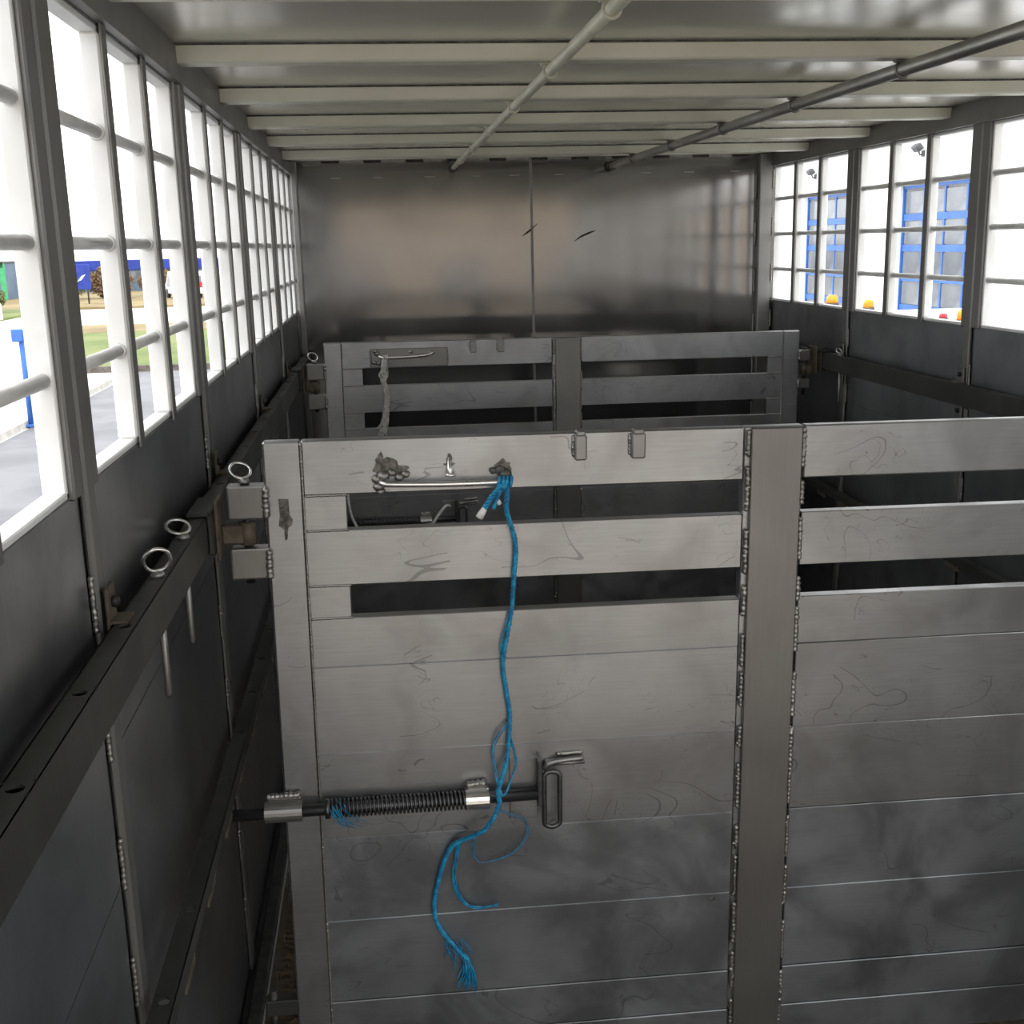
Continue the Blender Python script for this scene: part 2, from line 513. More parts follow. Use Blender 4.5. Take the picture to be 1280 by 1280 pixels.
roof_pipe('cream painted round pipe running along the roof, nearer the left wall', 'pipe', [(0.825, -0.25, 2.269), (0.800, 5.86, 2.269)], 0.0125)
roof_pipe('dull grey round pipe running along the roof, nearer the right wall', 'pipe2', [(1.66, -0.25, 2.265), (1.585, 5.86, 2.265)], 0.0165)

# ------------------------------------------------------------------ wall rails
def holed_plate(mb, x0, x1, y0, y1, z, holes, r, th):
    hw = (x1-x0)/2
    cx = (x0+x1)/2
    cur = y0
    for h in holes:
        a, b = h-hw, h+hw
        if a > cur:
            mb.box(x0, x1, cur, a, z, z+th)
        n = 16
        for top in (0, 1):
            zz = z+th*top
            inn, out = [], []
            for k in range(n):
                an = 2*PI*k/n+PI/n
                c, s_ = math.cos(an), math.sin(an)
                inn.append(mb.bm.verts.new((cx+r*c, h+r*s_, zz)))
                q = hw/max(abs(c), abs(s_))
                out.append(mb.bm.verts.new((cx+q*c, h+q*s_, zz)))
            for k in range(n):
                mb.bm.faces.new((inn[k], out[k], out[(k+1) % n], inn[(k+1) % n]))
            if top == 0:
                keep = inn
            else:
                for k in range(n):
                    mb.bm.faces.new((keep[k], keep[(k+1) % n], inn[(k+1) % n], inn[k]))
        cur = b
    if cur < y1:
        mb.box(x0, x1, cur, y1, z, z+th)

HOLES = [0.085+0.2485*i for i in range(0, 23)]
def wall_rail(side, z0, z1, label, front=True, name='gate_rail', lip=False):
    xi = 0.0 if side < 0 else W
    X = lambda d: xi - side*d
    xa, xb = sorted((X(0.025), X(0.060)))
    y0, y1 = -0.2, 5.78
    t = thing(name, label, 'rail', (X(0.0425), 2.0, z0))
    ox, oy, oz = t.location
    mb = MB()
    holed_plate(mb, xa-ox, xb-ox, y0-oy, y1-oy, z1-0.004-oz, [h-oy for h in HOLES], 0.0095, 0.004)
    mb.build('top_flange', 'steel', t)
    wf_ = X(0.060)
    s_ = 1 if side < 0 else -1
    if not lip:
        mb = MB()
        holed_plate(mb, xa-ox, xb-ox, y0-oy, y1-oy, z0-oz, [h-oy for h in HOLES], 0.0095, 0.004)
        mb.build('bottom_flange', 'steel', t)
        box('web', 'steel', t, X(0.0565)-ox, X(0.0605)-ox, y0-oy, y1-oy, z0-oz, z1-oz, bev=0.001)
        box('web', 'steel', t, X(0.0245)-ox, X(0.0285)-ox, y0-oy, y1-oy, z0-oz, z1-oz, bev=0.001)
    else:
        box('web', 'steel', t, X(0.0565)-ox, X(0.0605)-ox, y0-oy, y1-oy, z0+0.018-oz, z1-oz, bev=0.001)
        me = MB().box(-0.002, 0.002, -0.045, 0.045, 0, 0.018, bev=0.001).build('lip_tab', 'rust', mesh_only=True)
        for h in HOLES:
            inst(me, 'lip_tab', t, (X(0.0585)-ox, h+0.124-oy, z0-oz))
    # brackets at the posts
    for (a, b) in ([] if lip else POSTS):
        yb = a+0.066
        for zz, sg in ((z1, 1), (z0, -1)):
            mb = MB()
            za, zb = sorted((zz, zz+sg*0.042))
            mb.box(X(0.0165)-ox, X(0.0225)-ox, yb-0.022-oy, yb+0.022-oy, za-0.01-oz, zb+0.01-oz, bev=0.002)
            mb.box(X(0.020)-ox, X(0.046)-ox, yb-0.022-oy, yb+0.022-oy, (zz if sg > 0 else zz-0.005)-oz, (zz+0.005 if sg > 0 else zz)-oz, bev=0.001)
            br = mb.build('bracket', 'rust' if (side < 0 and not lip) else 'post', t)
            MB().ball((X(0.026)-ox, yb-oy, zz+sg*0.028-oz), 0.009, (0.9, 1, 1), 2).build('bolt', 'black', br)
    return t
RZ0, RZ1 = 1.325, 1.395
wall_rail(-1, RZ0, RZ1, 'dark steel rail with round holes under the left windows')
wall_rail(1, RZ0, RZ1, 'dark steel rail with round holes under the right windows')
wall_rail(-1, 0.752, 0.800, 'slotted dark steel rail halfway down the left wall', lip=True)
wall_rail(1, 0.752, 0.800, 'slotted dark steel rail halfway down the right wall', lip=True)
# kick rail along the floor
for side in (-1, 1):
    xi = 0.0 if side < 0 else W
    X = lambda d: xi - side*d
    nm = 'left' if side < 0 else 'right'
    t = thing('floor_rail', 'black floor rail with bright metal edge along the %s wall' % nm, 'rail', (X(0.03), 2.0, 0.0))
    ox = t.location[0]
    mb = MB().box(X(0.002)-ox, X(0.022)-ox, -2.25, 3.85, 0.0, 0.10)
    mb.box(X(0.022)-ox, X(0.054)-ox, -2.25, 3.85, 0.0, 0.128, bev=0.003)
    mb.build('channel', 'black', t)
    box('edge_strip', 'shiny', t, X(0.054)-ox, X(0.061)-ox, -2.25, 3.85, 0.0, 0.116, bev=0.002)

# ------------------------------------------------------------------ ring pins
def ring_pin(label, x, y, ztop, tilt, zlen=0.20, spin=0.0, R=0.021, group='ring pins at the gates'):
    t = thing('ring_pin', label, 'pin', (x, y, ztop-zlen), group=group)
    MB().tube([(0, 0, 0.0), (0, 0, 0.006), (0, 0, zlen)], [0.003, 0.0058, 0.0058], 10).build('shaft', 'lug', t)
    MB().tube([(0, 0, zlen-0.001), (0, 0, zlen+0.004), (0, 0, zlen+0.010)], [0.0115, 0.012, 0.008], 12).build('head', 'lug', t)
    u = Vector((math.cos(spin), math.sin(spin), 0))
    v = Vector((-math.sin(spin)*math.sin(tilt), math.cos(spin)*math.sin(tilt), math.cos(tilt)))
    MB().ring(Vector((0, 0, zlen+0.009))+v*R, R, 0.0032, u, v, 28, 8).build('pull_ring', 'shiny', t)
    return t
ring_pin('upright ring pin standing alone in left rail before the near gate', 0.0425, HOLES[7], 1.395, -0.35, 0.205, 0.35)
ring_pin('ring pin lying over at the front end of the near hinge carriage', 0.0425, HOLES[8], 1.395, 1.1, 0.20, 0.6)

# ------------------------------------------------------------------ hinge carriages on the rails
def carriage(label, side, y, z_rail0, z_rail1, reach, hz):
    """sleeve riding on a rail, with a knuckle that carries the gate hinge; reach = distance wall->hinge pin"""
    xi = 0.0 if side < 0 else W
    s_ = -side
    X = lambda d: s_*d
    t = thing('hinge_carriage', label, 'hinge', (xi, y, z_rail0-0.012), group='hinge carriages on the wall rails')
    z0, z1 = 0.0, z_rail1-z_rail0+0.024
    mb = MB()
    mb.box(X(0.0615), X(0.070), -0.085, 0.075, z0, z1, bev=0.002)
    mb.box(X(0.022), X(0.070), -0.085, -0.012 if False else 0.075, z1-0.0105, z1-0.003, bev=0.002)
    mb.box(X(0.022), X(0.070), -0.085, 0.075, z0+0.003, z0+0.0105, bev=0.002)
    mb.build('sleeve', 'steel', t)
    mb = MB()
    mb.box(X(0.070), X(0.078), -0.050, 0.040, z0-0.014, z1+0.012, bev=0.002)
    mb.build('side_plate', 'rust', t)
    kz = hz-(z_rail0-0.012)
    mb = MB()
    mb.box(X(0.078), X(reach), -0.014, 0.014, kz-0.020, kz+0.018, bev=0.002)
    mb.tube([(X(reach), 0, kz-0.024), (X(reach), 0, kz+0.022)], 0.017, 16)
    mb.build('knuckle', 'rust', t)
    return t

# ------------------------------------------------------------------ gates
GH = 1.4726
GW = 2.113
T = 0.030
S1, S2 = 1.001, 1.110
PL = [(0.0, 0.113), (0.186, 0.303), (0.373, 0.4805), (0.4805, 0.676), (0.676, 0.873), (0.873, 1.073), (1.073, 1.273), (1.273, 1.374), (1.374, GH)]

def gate(label, TL, yaw, roll, near):
    dn = Vector((-math.sin(roll), 0, -math.cos(roll)))
    t = thing('livestock_gate', label, 'gate', Vector(TL)+dn*GH, (0, roll, yaw), group='plank gates across the trailer')
    Z = lambda h: GH-h
    # planks, left and right of the centre post
    for half, (a, b) in enumerate(((0.0765, 0.987), (1.1165, GW-0.0765))):
        for i, (h0, h1) in enumerate(PL):
            proud = {7: 0.0035, 8: 0.006}.get(i, 0.0)
            jit = random.uniform(0, 0.0012) if i > 1 else 0
            hh0 = h0 if i < 3 else h0+0.0004
            lowm = 'gate_low' if i >= 5 else 'gate'
            cz = (Z(h1)+Z(hh0))/2
            tl = Matrix.Rotation(random.uniform(-.012, .012) if 2 < i < 7 else random.uniform(-.004, .004), 3, 'X')
            MB().box(a, b, -proud-jit, T-0.002, Z(h1)+0.0004, Z(hh0), bev=0.0016 if i else 0.003, rot=tl).build('plank', lowm, t)
    # stiles
    MB().box(0.0, 0.0755, -0.001, T, 0.0, GH, bev=0.004).build('stile', 'gate', t)
    MB().box(GW-0.0755, GW, -0.001, T, 0.0, GH, bev=0.004).build('stile', 'gate', t)
    # centre post: box section with a cover plate
    MB().box(0.988, 1.1155, 0.004, T+0.004, 0.0, Z(0.001), bev=0.002).build('post_core', 'gate', t)
    MB().box(S1, S2, -0.007, 0.004, 0.0, Z(0.003), bev=0.002).build('centre_post', 'gate_post', t)
    # filler plates closing the outer end of the slots
    for (h0, h1) in ((0.113, 0.186), (0.303, 0.373)):
        MB().box(0.076, 0.161, 0.0005, T-0.004, Z(h1)+0.001, Z(h0)-0.001, bev=0.001).build('filler_plate', 'gate', t)
        MB().box(GW-0.145, GW-0.076, 0.0005, T-0.004, Z(h1)+0.001, Z(h0)-0.001, bev=0.001).build('filler_plate', 'gate', t)
        mb = MB()
        for h in (h0, h1):
            mb.bead((0.078, 0.0, Z(h)), (0.165, 0.0, Z(h)), 0.0032, 0.007)
        mb.build('weld_bead', 'weld', t)
        mb = MB()
        for h in (h0, h1):
            mb.bead((GW-0.148, 0.0, Z(h)), (GW-0.078, 0.0, Z(h)), 0.0032, 0.007)
        mb.build('weld_bead', 'weld', t)
    # welds along stiles and post
    for s in (0.076, GW-0.076):
        mb = MB()
        h = 0.004
        while h < GH-0.1:
            l = random.uniform(0.05, 0.15)
            mb.bead((s, -0.0008, Z(h)), (s, -0.0008, Z(h+l)), random.uniform(.0024, .004), 0.008)
            h += l-0.004
        mb.build('weld_bead', 'weld_brown', t)
    for s in (S1-0.005, S2+0.0045):
        mb = MB()
        h = 0.006
        while h < GH-0.09:
            l = random.uniform(0.05, 0.11)
            mb.bead((s, -0.0015, Z(h)), (s, -0.0015, Z(h+l)), random.uniform(.0045, .0068), 0.010)
            for q in range(random.choice((1, 2))):
                mb.ball((s+random.uniform(-.006, .002), -0.003, Z(h+l*random.random())), random.uniform(.004, .0065), (1, .7, 1), 1, 0.15)
            h += l+random.uniform(0.0, 0.045)
        mb.build('weld_bead', 'weld', t)
    # two small clips on the top edge
    for (a, b) in ((0.628, 0.653), (0.746, 0.775)):
        mb = MB().box(a, b, -0.013, -0.001, Z(0.057), Z(0.004), bev=0.003)
        mb.box(a+0.004, b-0.004, -0.013, 0.012, Z(0.006), Z(-0.004), bev=0.002)
        cl = mb.build('clip', 'lug', t)
        MB().bead((a-0.002, -0.002, Z(0.006)), (a-0.002, -0.002, Z(0.05)), 0.0045, 0.007).build('weld_bead', 'weld', cl)
    # hinge lugs: welded square blocks, two above and two below, left side
    for sx, sg in ((0.0, -1), (GW, 1)):
        for (h0, h1) in ((0.087, 0.156), (0.216, 0.281)):
            if sg < 0:
                a, b = -0.075, 0.004
            else:
                a, b = GW-0.004, GW+0.052
                h0, h1 = h0+0.0, h1-0.02
            mb = MB()
            mb.box(a, b, -0.006, 0.034, Z(h1), Z(h0), bev=0.004, seg=2)
            lg = mb.build('hinge_lug', 'gate_post', t)
            xx = 0.002 if sg < 0 else GW-0.002
            mb = MB()
            mb.bead((xx, -0.009, Z(h0+0.004)), (xx, -0.009, Z(h1-0.002)), 0.0085, 0.009)
            mb.build('weld_bead', 'weld', lg)
        xc = -0.040 if sg < 0 else GW+0.032
        MB().tube([(xc, 0.014, Z(0.292)), (xc, 0.014, Z(0.078))], 0.009, 12).build('hinge_pin', 'black', t)
    # drop handle: bar between welded ends
    if near:
        ha, hb, hh = 0.232, 0.484, 0.090
        mb = MB()
        mb.tube(path_smooth([(ha, 0.0, Z(hh-0.004)), (ha+0.004, -0.016, Z(hh)), (ha+0.03, -0.021, Z(hh+0.001)), (0.36, -0.021, Z(hh+0.004)), (hb-0.03, -0.021, Z(hh+0.004)), (hb-0.004, -0.016, Z(hh+0.003)), (hb, 0.0, Z(hh))]), 0.0062, 10)
        hd = mb.build('handle', 'shiny', t)
        mb = MB()
        for (x, h, r) in ((0.228, 0.098, .011), (0.224, 0.082, .010), (0.238, 0.076, .012), (0.231, 0.108, .009), (0.270, 0.080, .009), (0.283, 0.074, .008), (0.255, 0.070, .008)):
            mb.ball((x, -0.005, Z(h)), r, (1.1, .8, .9), 2, 0.12)
        mb.build('weld_lump', 'weld', hd)
        mb = MB()
        for (x, h, r) in ((0.486, 0.080, .012), (0.474, 0.071, .010), (0.492, 0.092, .009), (0.461, 0.073, .008)):
            mb.ball((x, -0.005, Z(h)), r, (1.1, .8, .9), 2, 0.12)
        mb.build('weld_lump', 'dirt_and_shade', hd)
        mb = MB().tube([(0.372, -0.002, Z(0.042)), (0.371, -0.004, Z(0.062)), (0.373, -0.012, Z(0.076))], [0.003, 0.005, 0.009], 8)
        mb.ball((0.373, -0.012, Z(0.077)), 0.012, (1, .8, .45), 2)
        mb.build('stop_stub', 'shiny', t)
        # burn and grease marks around the handle and the hinge
        mb = MB()
        def patch(x, h, rx, rh, n=22, y=-0.0014, ang=0.0):
            pts = []
            for k in range(n):
                a = 2*PI*k/n
                q = random.uniform(0.7, 1.12)
                px, pz = rx*q*math.cos(a), rh*q*math.sin(a)
                pts.append((x+px*math.cos(ang)-pz*math.sin(ang), Z(h)+px*math.sin(ang)+pz*math.cos(ang)))
            mb.poly(pts, 'y', y, 0.001)
        patch(0.242, 0.060, 0.030, 0.024)
        patch(0.272, 0.066, 0.018, 0.013, y=-.0012)
        patch(0.234, 0.040, 0.006, 0.014, y=-.0011)
        patch(0.480, 0.068, 0.020, 0.020, y=-.0013)
        patch(0.372, 0.050, 0.006, 0.018, y=-.0013)
        patch(0.372, 0.057, 0.013, 0.004, y=-.0012)
        mb.build('grease_mark', 'burn', t)
        mb = MB()
        mb.poly([(0.026, Z(.116)), (0.046, Z(.117)), (0.047, Z(.150)), (0.053, Z(.160)), (0.050, Z(.172)), (0.043, Z(.176)), (0.040, Z(.200)), (0.035, Z(.203)), (0.034, Z(.180)), (0.024, Z(.172)), (0.027, Z(.150))], 'y', -0.0022, 0.0)
        mb.build('grease_mark', 'burn', t)
    else:
        pl = MB().box(0.196, 0.529, -0.006, 0.0, Z(0.108), Z(0.030), bev=0.002).build('handle_plate', 'gate_post', t)
        mb = MB()
        for s in (0.198, 0.527):
            mb.bead((s, -0.004, Z(0.034)), (s, -0.004, Z(0.104)), 0.005)
        mb.build('weld_bead', 'weld', pl)
        mb = MB()
        mb.tube(path_smooth([(0.236, -0.004, Z(0.058)), (0.240, -0.020, Z(0.064)), (0.27, -0.026, Z(0.066)), (0.36, -0.026, Z(0.064)), (0.43, -0.026, Z(0.060)), (0.455, -0.020, Z(0.054)), (0.46, -0.004, Z(0.052))]), 0.0075, 10)
        hd = mb.build('handle', 'shiny', t)
        mb = MB()
        for (x, h, r) in ((0.228, 0.050, .012), (0.222, 0.040, .010), (0.215, 0.088, .011), (0.235, 0.092, .010), (0.460, 0.050, .012), (0.37, 0.045, .010)):
            mb.ball((x, -0.007, Z(h)), r, (1.1, .8, .9), 2, 0.12)
        mb.build('weld_lump', 'weld', hd)
    # spring bolt
    yb = -0.030
    hB = 0.786
    rod = MB().tube([(-0.118 if near else -0.105, yb, Z(hB+0.003)), (0.543, yb, Z(hB-0.003))], 0.0125, 16).build('bolt_rod', 'spring', t)
    mb = MB()
    pts = []
    nt_ = 33
    for i in range(nt_*14+1):
        a = 2*PI*i/14
        x = 0.100+(0.388-0.100)*i/(nt_*14)
        pts.append((x, yb+0.0185*math.cos(a), Z(hB)+0.0185*math.sin(a)))
    mb.tube(pts, 0.0027, 5)
    mb.build('spring', 'spring', t)
    mb = MB().tube([(0.088, yb, Z(hB)), (0.098, yb, Z(hB))], 0.021, 16)
    mb.build('spring_washer', 'spring', t)
    for (a, b) in ((-0.038, 0.040), (0.386, 0.436)):
        mb = MB()
        n = 20
        # thick ring bushing
        for k in range(n):
            a0, a1 = 2*PI*k/n, 2*PI*(k+1)/n
            q = [(math.cos(a0), math.sin(a0)), (math.cos(a1), math.sin(a1))]
            ro, ri = 0.0225, 0.0130
            P = lambda x, c, r: (x, yb+c[0]*r, Z(hB)+c[1]*r)
            mb.quad([P(a, q[0], ro), P(b, q[0], ro), P(b, q[1], ro), P(a, q[1], ro)])
            mb.quad([P(a, q[0], ri), P(a, q[1], ri), P(b, q[1], ri), P(b, q[0], ri)])
            mb.quad([P(a, q[0], ro), P(a, q[1], ro), P(a, q[1], ri), P(a, q[0], ri)])
            mb.quad([P(b, q[0], ro), P(b, q[0], ri), P(b, q[1], ri), P(b, q[1], ro)])
        bmesh.ops.remove_doubles(mb.bm, verts=mb.bm.verts[:], dist=1e-5)
        bu = mb.build('bushing', 'shiny' if a > 0 else 'lug', t)
        mb = MB()
        mb.box(a+0.004, b-0.004, -0.020, -0.001, Z(hB)+0.0150, Z(hB)+0.026, bev=0.003)
        mb.bead((a+0.002, -0.012, Z(hB)+0.026), (b-0.004, -0.012, Z(hB)+0.028), 0.008, 0.009)
        mb.build('weld_bead', 'weld', bu)
    mb = MB().box(0.484, 0.545, -0.006, -0.0008, Z(0.850), Z(0.708), bev=0.0015)
    mb.build('back_plate', 'gate', t)
    mb = MB().box(0.541, 0.552, -0.040, -0.016, Z(0.808), Z(0.703), bev=0.002)
    mb.build('pull_plate', 'spring', t)
    # loop handle
    mb = MB()
    x0, x1, zt, zb = 0.556, 0.590, Z(0.742), Z(0.848)
    loop = []
    rr = (x1-x0)/2
    cx = (x0+x1)/2
    for k in range(13):
        a = PI*k/12
        loop.append((cx+rr*math.cos(a), -0.034, zt+rr*0.7*math.sin(a)))
    for k in range(13):
        a = PI+PI*k/12
        loop.append((cx+rr*math.cos(a), -0.034, zb+rr*0.7*math.sin(a)))
    mb.tube(loop, 0.0056, 10, closed=True)
    mb.build('loop_handle', 'spring', t)
    # catch above the loop
    mb = MB()
    mb.tube(path_smooth([(0.560, -0.012, Z(0.735)), (0.568, -0.014, Z(0.722)), (0.590, -0.014, Z(0.716)), (0.644, -0.014, Z(0.712))]), 0.0065, 10)
    mb.tube([(0.575, -0.010, Z(0.724)), (0.648, -0.012, Z(0.722))], 0.005, 8)
    mb.box(0.560, 0.580, -0.014, -0.001, Z(0.745), Z(0.715), bev=0.003)
    ct = mb.build('catch', 'lug', t)
    mb = MB().bead((0.585, -0.004, Z(0.705)), (0.645, -0.004, Z(0.702)), 0.006)
    mb.build('weld_bead', 'weld', ct)
    if near:
        mb = MB()
        mb.ball((0.943, -0.0005, Z(1.085)), 0.007, (1.2, .15, .8), 2, 0.2)
        mb.build('dirt_spot', 'dirt_and_shade', t)
    # lower hinge shoe reaching for the floor rail
    mb = MB().box(-0.070, 0.004, 0.0, 0.032, Z(1.300), Z(1.262), bev=0.003)
    mb.build('hinge_lug', 'steel', t)
    MB().tube([(-0.052, 0.014, Z(1.42)), (-0.052, 0.014, Z(1.24))], 0.009, 10).build('hinge_pin', 'black', t)
    return t

G1TL, G1Y, G1R = (0.1693, 2.30, 1.5283), -0.002, 0.0100
G2TL, G2Y, G2R = (0.1639, 4.9872, 1.5069), 0.0214, 0.0076
gate1 = gate('near grey plank gate with blue twine tied to its handle', G1TL, G1Y, G1R, True)
gate2 = gate('far grey plank gate standing before the front bulkhead', G2TL, G2Y, G2R, False)

def on_gate(TL, yaw, roll, s, h, off):
    ax = Vector((math.cos(yaw)*math.cos(roll), math.sin(yaw)*math.cos(roll), -math.sin(roll)))
    dn = Vector((-math.sin(roll), 0, -math.cos(roll)))
    n = ax.cross(dn).normalized()
    if n.y > 0: n = -n
    return Vector(TL)+ax*s+dn*h+n*off
def g1(s, h, off=0.0): return on_gate(G1TL, G1Y, G1R, s, h, off)
def g2(s, h, off=0.0): return on_gate(G2TL, G2Y, G2R, s, h, off)

p = g1(-0.040, 0.186, -0.014)
carriage('rusty hinge carriage on left rail holding the near gate', -1, p.y, RZ0, RZ1, p.x, p.z)
ring_pin('ring pin on top of the near gate hinge lugs', p.x, p.y, g1(-.04, 0.083).z, 0.9, 0.012, 0.5)
p = g2(-0.040, 0.186, -0.014)
carriage('dark hinge carriage on left rail holding the far gate', -1, p.y, RZ0, RZ1, p.x, p.z)
ring_pin('ring pin on top of the far gate hinge by left wall', p.x, p.y, g2(-.04, 0.083).z, 0.7, 0.012, 0.5)
p = g2(GW+0.032, 0.176, -0.014)
carriage('dark hinge carriage on right rail holding the far gate', 1, p.y, RZ0, RZ1, W-p.x, p.z)
ring_pin('small ring pin standing in the right rail just before the far gate', W-0.0425, HOLES[19]+0.0, 1.395, 0.8, 0.205, 0.3, 0.014)

# ------------------------------------------------------------------ twine
def twisted(mb, path, r, strands=3, turns_per_m=38, spread=0.6, seg=6):
    L = 0
    acc = [0.0]
    for a, b in zip(path[:-1], path[1:]):
        L += (b-a).length
        acc.append(L)
    for k in range(strands):
        pts = []
        for i, p in enumerate(path):
            t = (path[min(i+1, len(path)-1)]-path[max(i-1, 0)]).normalized()
            u = t.cross(Vector((0, 1, 0)))
            if u.length < 1e-3: u = Vector((1, 0, 0))
            u.normalize()
            v = t.cross(u)
            a = 2*PI*(acc[i]*turns_per_m+k/strands)
            pts.append(p+(u*math.cos(a)+v*math.sin(a))*r*spread)
        mb.tube(pts, r*0.62, seg)

rope = [(0.4831, 0.0881, .030), (0.486, 0.12, .026), (0.4853, 0.1546, .022), (0.5024, 0.2226, .016), (0.4999, 0.2907, .014), (0.492, 0.3768, .013), (0.4736, 0.4815, .012), (0.4793, 0.5534, .012), (0.4853, 0.6081, .013), (0.4771, 0.6994, .026), (0.4549, 0.760, .050), (0.4549, 0.7911, .056), (0.4261, 0.8457, .052), (0.3802, 0.8804, .028), (0.35, 0.9067, .016), (0.3256, 0.9722, .013), (0.3112, 1.0489, .012), (0.3221, 1.099, .012), (0.3526, 1.1474, .013), (0.382, 1.1841, .013)]
base = g1(0.4831, 0.0881, 0.03)
tw = thing('twine', 'blue twine hanging from the near gate handle, frayed at its lower end', 'twine', base)
def R_(p): return Vector(p)-Vector(base)
path = path_smooth([R_(g1(*q)) for q in rope], 9)
mb = MB()
twisted(mb, path, 0.0052)
mb.build('cord', 'twine', tw)
# knot round the bar
mb = MB()
for k in range(4):
    c = R_(g1(0.470+0.008*k, 0.0935, 0.021))
    mb.ring(c, 0.0098, 0.0034, (0, 1, 0.1*k-.15), (0.25, 0, 1), 16, 6)
mb.ball(R_(g1(0.478, 0.101, 0.030)), 0.010, (1.1, .9, .9), 2, 0.12)
mb.build('knot', 'twine', tw)
mb = MB()
twisted(mb, path_smooth([R_(g1(0.476, 0.098, .032)), R_(g1(0.4539, 0.1213, .036)), R_(g1(0.4389, 0.1439, .036))], 8), 0.0055)
twisted(mb, path_smooth([R_(g1(0.478, 0.100, .030)), R_(g1(0.4653, 0.1217, .034)), R_(g1(0.457, 0.146, .034))], 8), 0.0040)
mb.build('tail', 'twine', tw)
mb = MB()
a, b = R_(g1(0.4395, 0.143, .036)), R_(g1(0.4275, 0.163, .036))
mb.tube([a, a.lerp(b, .5), b], [0.0055, 0.0072, 0.008], 8)
a, b = R_(g1(0.466, 0.128, .034)), R_(g1(0.470, 0.137, .034))
mb.tube([a, b], [0.004, 0.005], 8)
mb.build('taped_end', 'cord', tw)
# loose filaments
mb = MB()
def strand(pts, r=0.0014, n=10, jit=0.003, count=3):
    for c in range(count):
        q = [R_(g1(x+random.uniform(-jit, jit), h+random.uniform(-jit, jit), o+random.uniform(0, .004))) for (x, h, o) in pts]
        mb.tube(path_smooth(q, n), r, 5)
strand([(0.365, 0.890, .020), (0.3681, 0.9041, .018), (0.3577, 0.9709, .012), (0.3686, 1.0304, .010), (0.4033, 1.0588, .010), (0.4515, 1.051, .012)], 0.0017, 10, .004, 4)
strand([(0.484, 0.620, .014), (0.4583, 0.651, .016), (0.4472, 0.6928, .016), (0.4615, 0.7684, .052), (0.4881, 0.7327, .030), (0.4971, 0.7053, .018), (0.486, 0.66, .014)], 0.0012, 10, .003, 3)
strand([(0.4549, 0.800, .056), (0.4695, 0.8105, .05), (0.5128, 0.8478, .012), (0.5212, 0.8868, .010), (0.4853, 0.9285, .010), (0.42, 0.945, .010), (0.400, 0.92, .010), (0.404, 0.88, .014)], 0.0009, 10, .003, 2)
strand([(0.494, 0.36, .014), (0.480, 0.40, .012), (0.470, 0.45, .012), (0.472, 0.50, .012)], 0.001, 8, .002, 2)
for i in range(34):       # frayed brush at the end
    e = random.uniform(-.026, .018)
    x0, h0 = 0.377+random.uniform(-.006, .006), 1.176+random.uniform(-.008, .008)
    l = random.uniform(0.05, 0.085)
    q = [R_(g1(x0, h0, .013)), R_(g1(x0+0.010+e*.5, h0+l*.5, .012+random.uniform(0, .012))), R_(g1(x0+0.008+e, h0+l, .010+random.uniform(0, .014)))]
    mb.tube(path_smooth(q, 4), 0.0011, 4)
for i in range(14):
    x0, h0 = 0.330+0.05*random.random(), 1.11+0.06*random.random()
    e = random.uniform(-.02, .02)
    mb.tube([R_(g1(x0, h0, .013)), R_(g1(x0+0.01+e, h0+.04, .016))], 0.0009, 4)
for i in range(12):       # wisps stuck at the spring
    x0, h0 = random.uniform(.08, .13), 0.775+random.uniform(-.02, .01)
    mb.tube(path_smooth([R_(g1(x0, h0, .052)), R_(g1(x0+.015, h0+.03, .050)), R_(g1(x0+.03+random.uniform(-.01, .02), h0+.06, .02))], 5), 0.0008, 4)
mb.build('filaments', 'twine', tw)

# pale frayed twine on the far gate
base = g2(0.25, 0.07, 0.03)
tw2 = thing('twine', 'pale frayed twine hanging from the far gate handle', 'twine', base)
mb = MB()
for k in range(26):
    j = lambda a: random.uniform(-a, a)
    q = [g2(0.258+j(.006), 0.062, .030), g2(0.253+j(.012), 0.1031, .034), g2(0.247+j(.022), 0.140, .034), g2(0.249+j(.012), 0.170, .030), g2(0.261+j(.012), 0.2133, .022), g2(0.256+j(.012), 0.2822, .016), g2(0.246+j(.018), 0.345, .014), g2(0.236+j(.026), 0.40+j(.04), .014)]
    mb.tube(path_smooth([Vector(p)-base for p in q], 4), 0.0017, 4)
mb.build('filaments', 'twine_pale', tw2)
mb = MB()
for k in range(3):
    mb.ring(g2(0.252+.008*k, 0.0655, .026)-base, 0.0105, 0.003, (0, 1, 0), (0.2, 0, 1), 14, 5)
mb.build('knot', 'twine_pale', tw2)
# pale cord slung in two loops from the far gate's spring bolt
base = g2(0.10, 0.80, 0.05)
co = thing('cord', 'thin white cord slung around the far gate spring bolt', 'cord', base)
mb = MB()
q = [g2(0.075, 0.60, .004), g2(0.073, 0.68, .02), g2(0.090, 0.76, .056), g2(0.135, 0.83, .056), g2(0.24, 0.880, .03), g2(0.34, 0.870, .03), g2(0.42, 0.815, .056), g2(0.468, 0.752, .056), g2(0.500, 0.725, .030), g2(0.52, 0.73, .02)]
mb.tube(path_smooth([Vector(p)-base for p in q], 8), 0.006, 8)
mb.build('strand', 'cord', co)

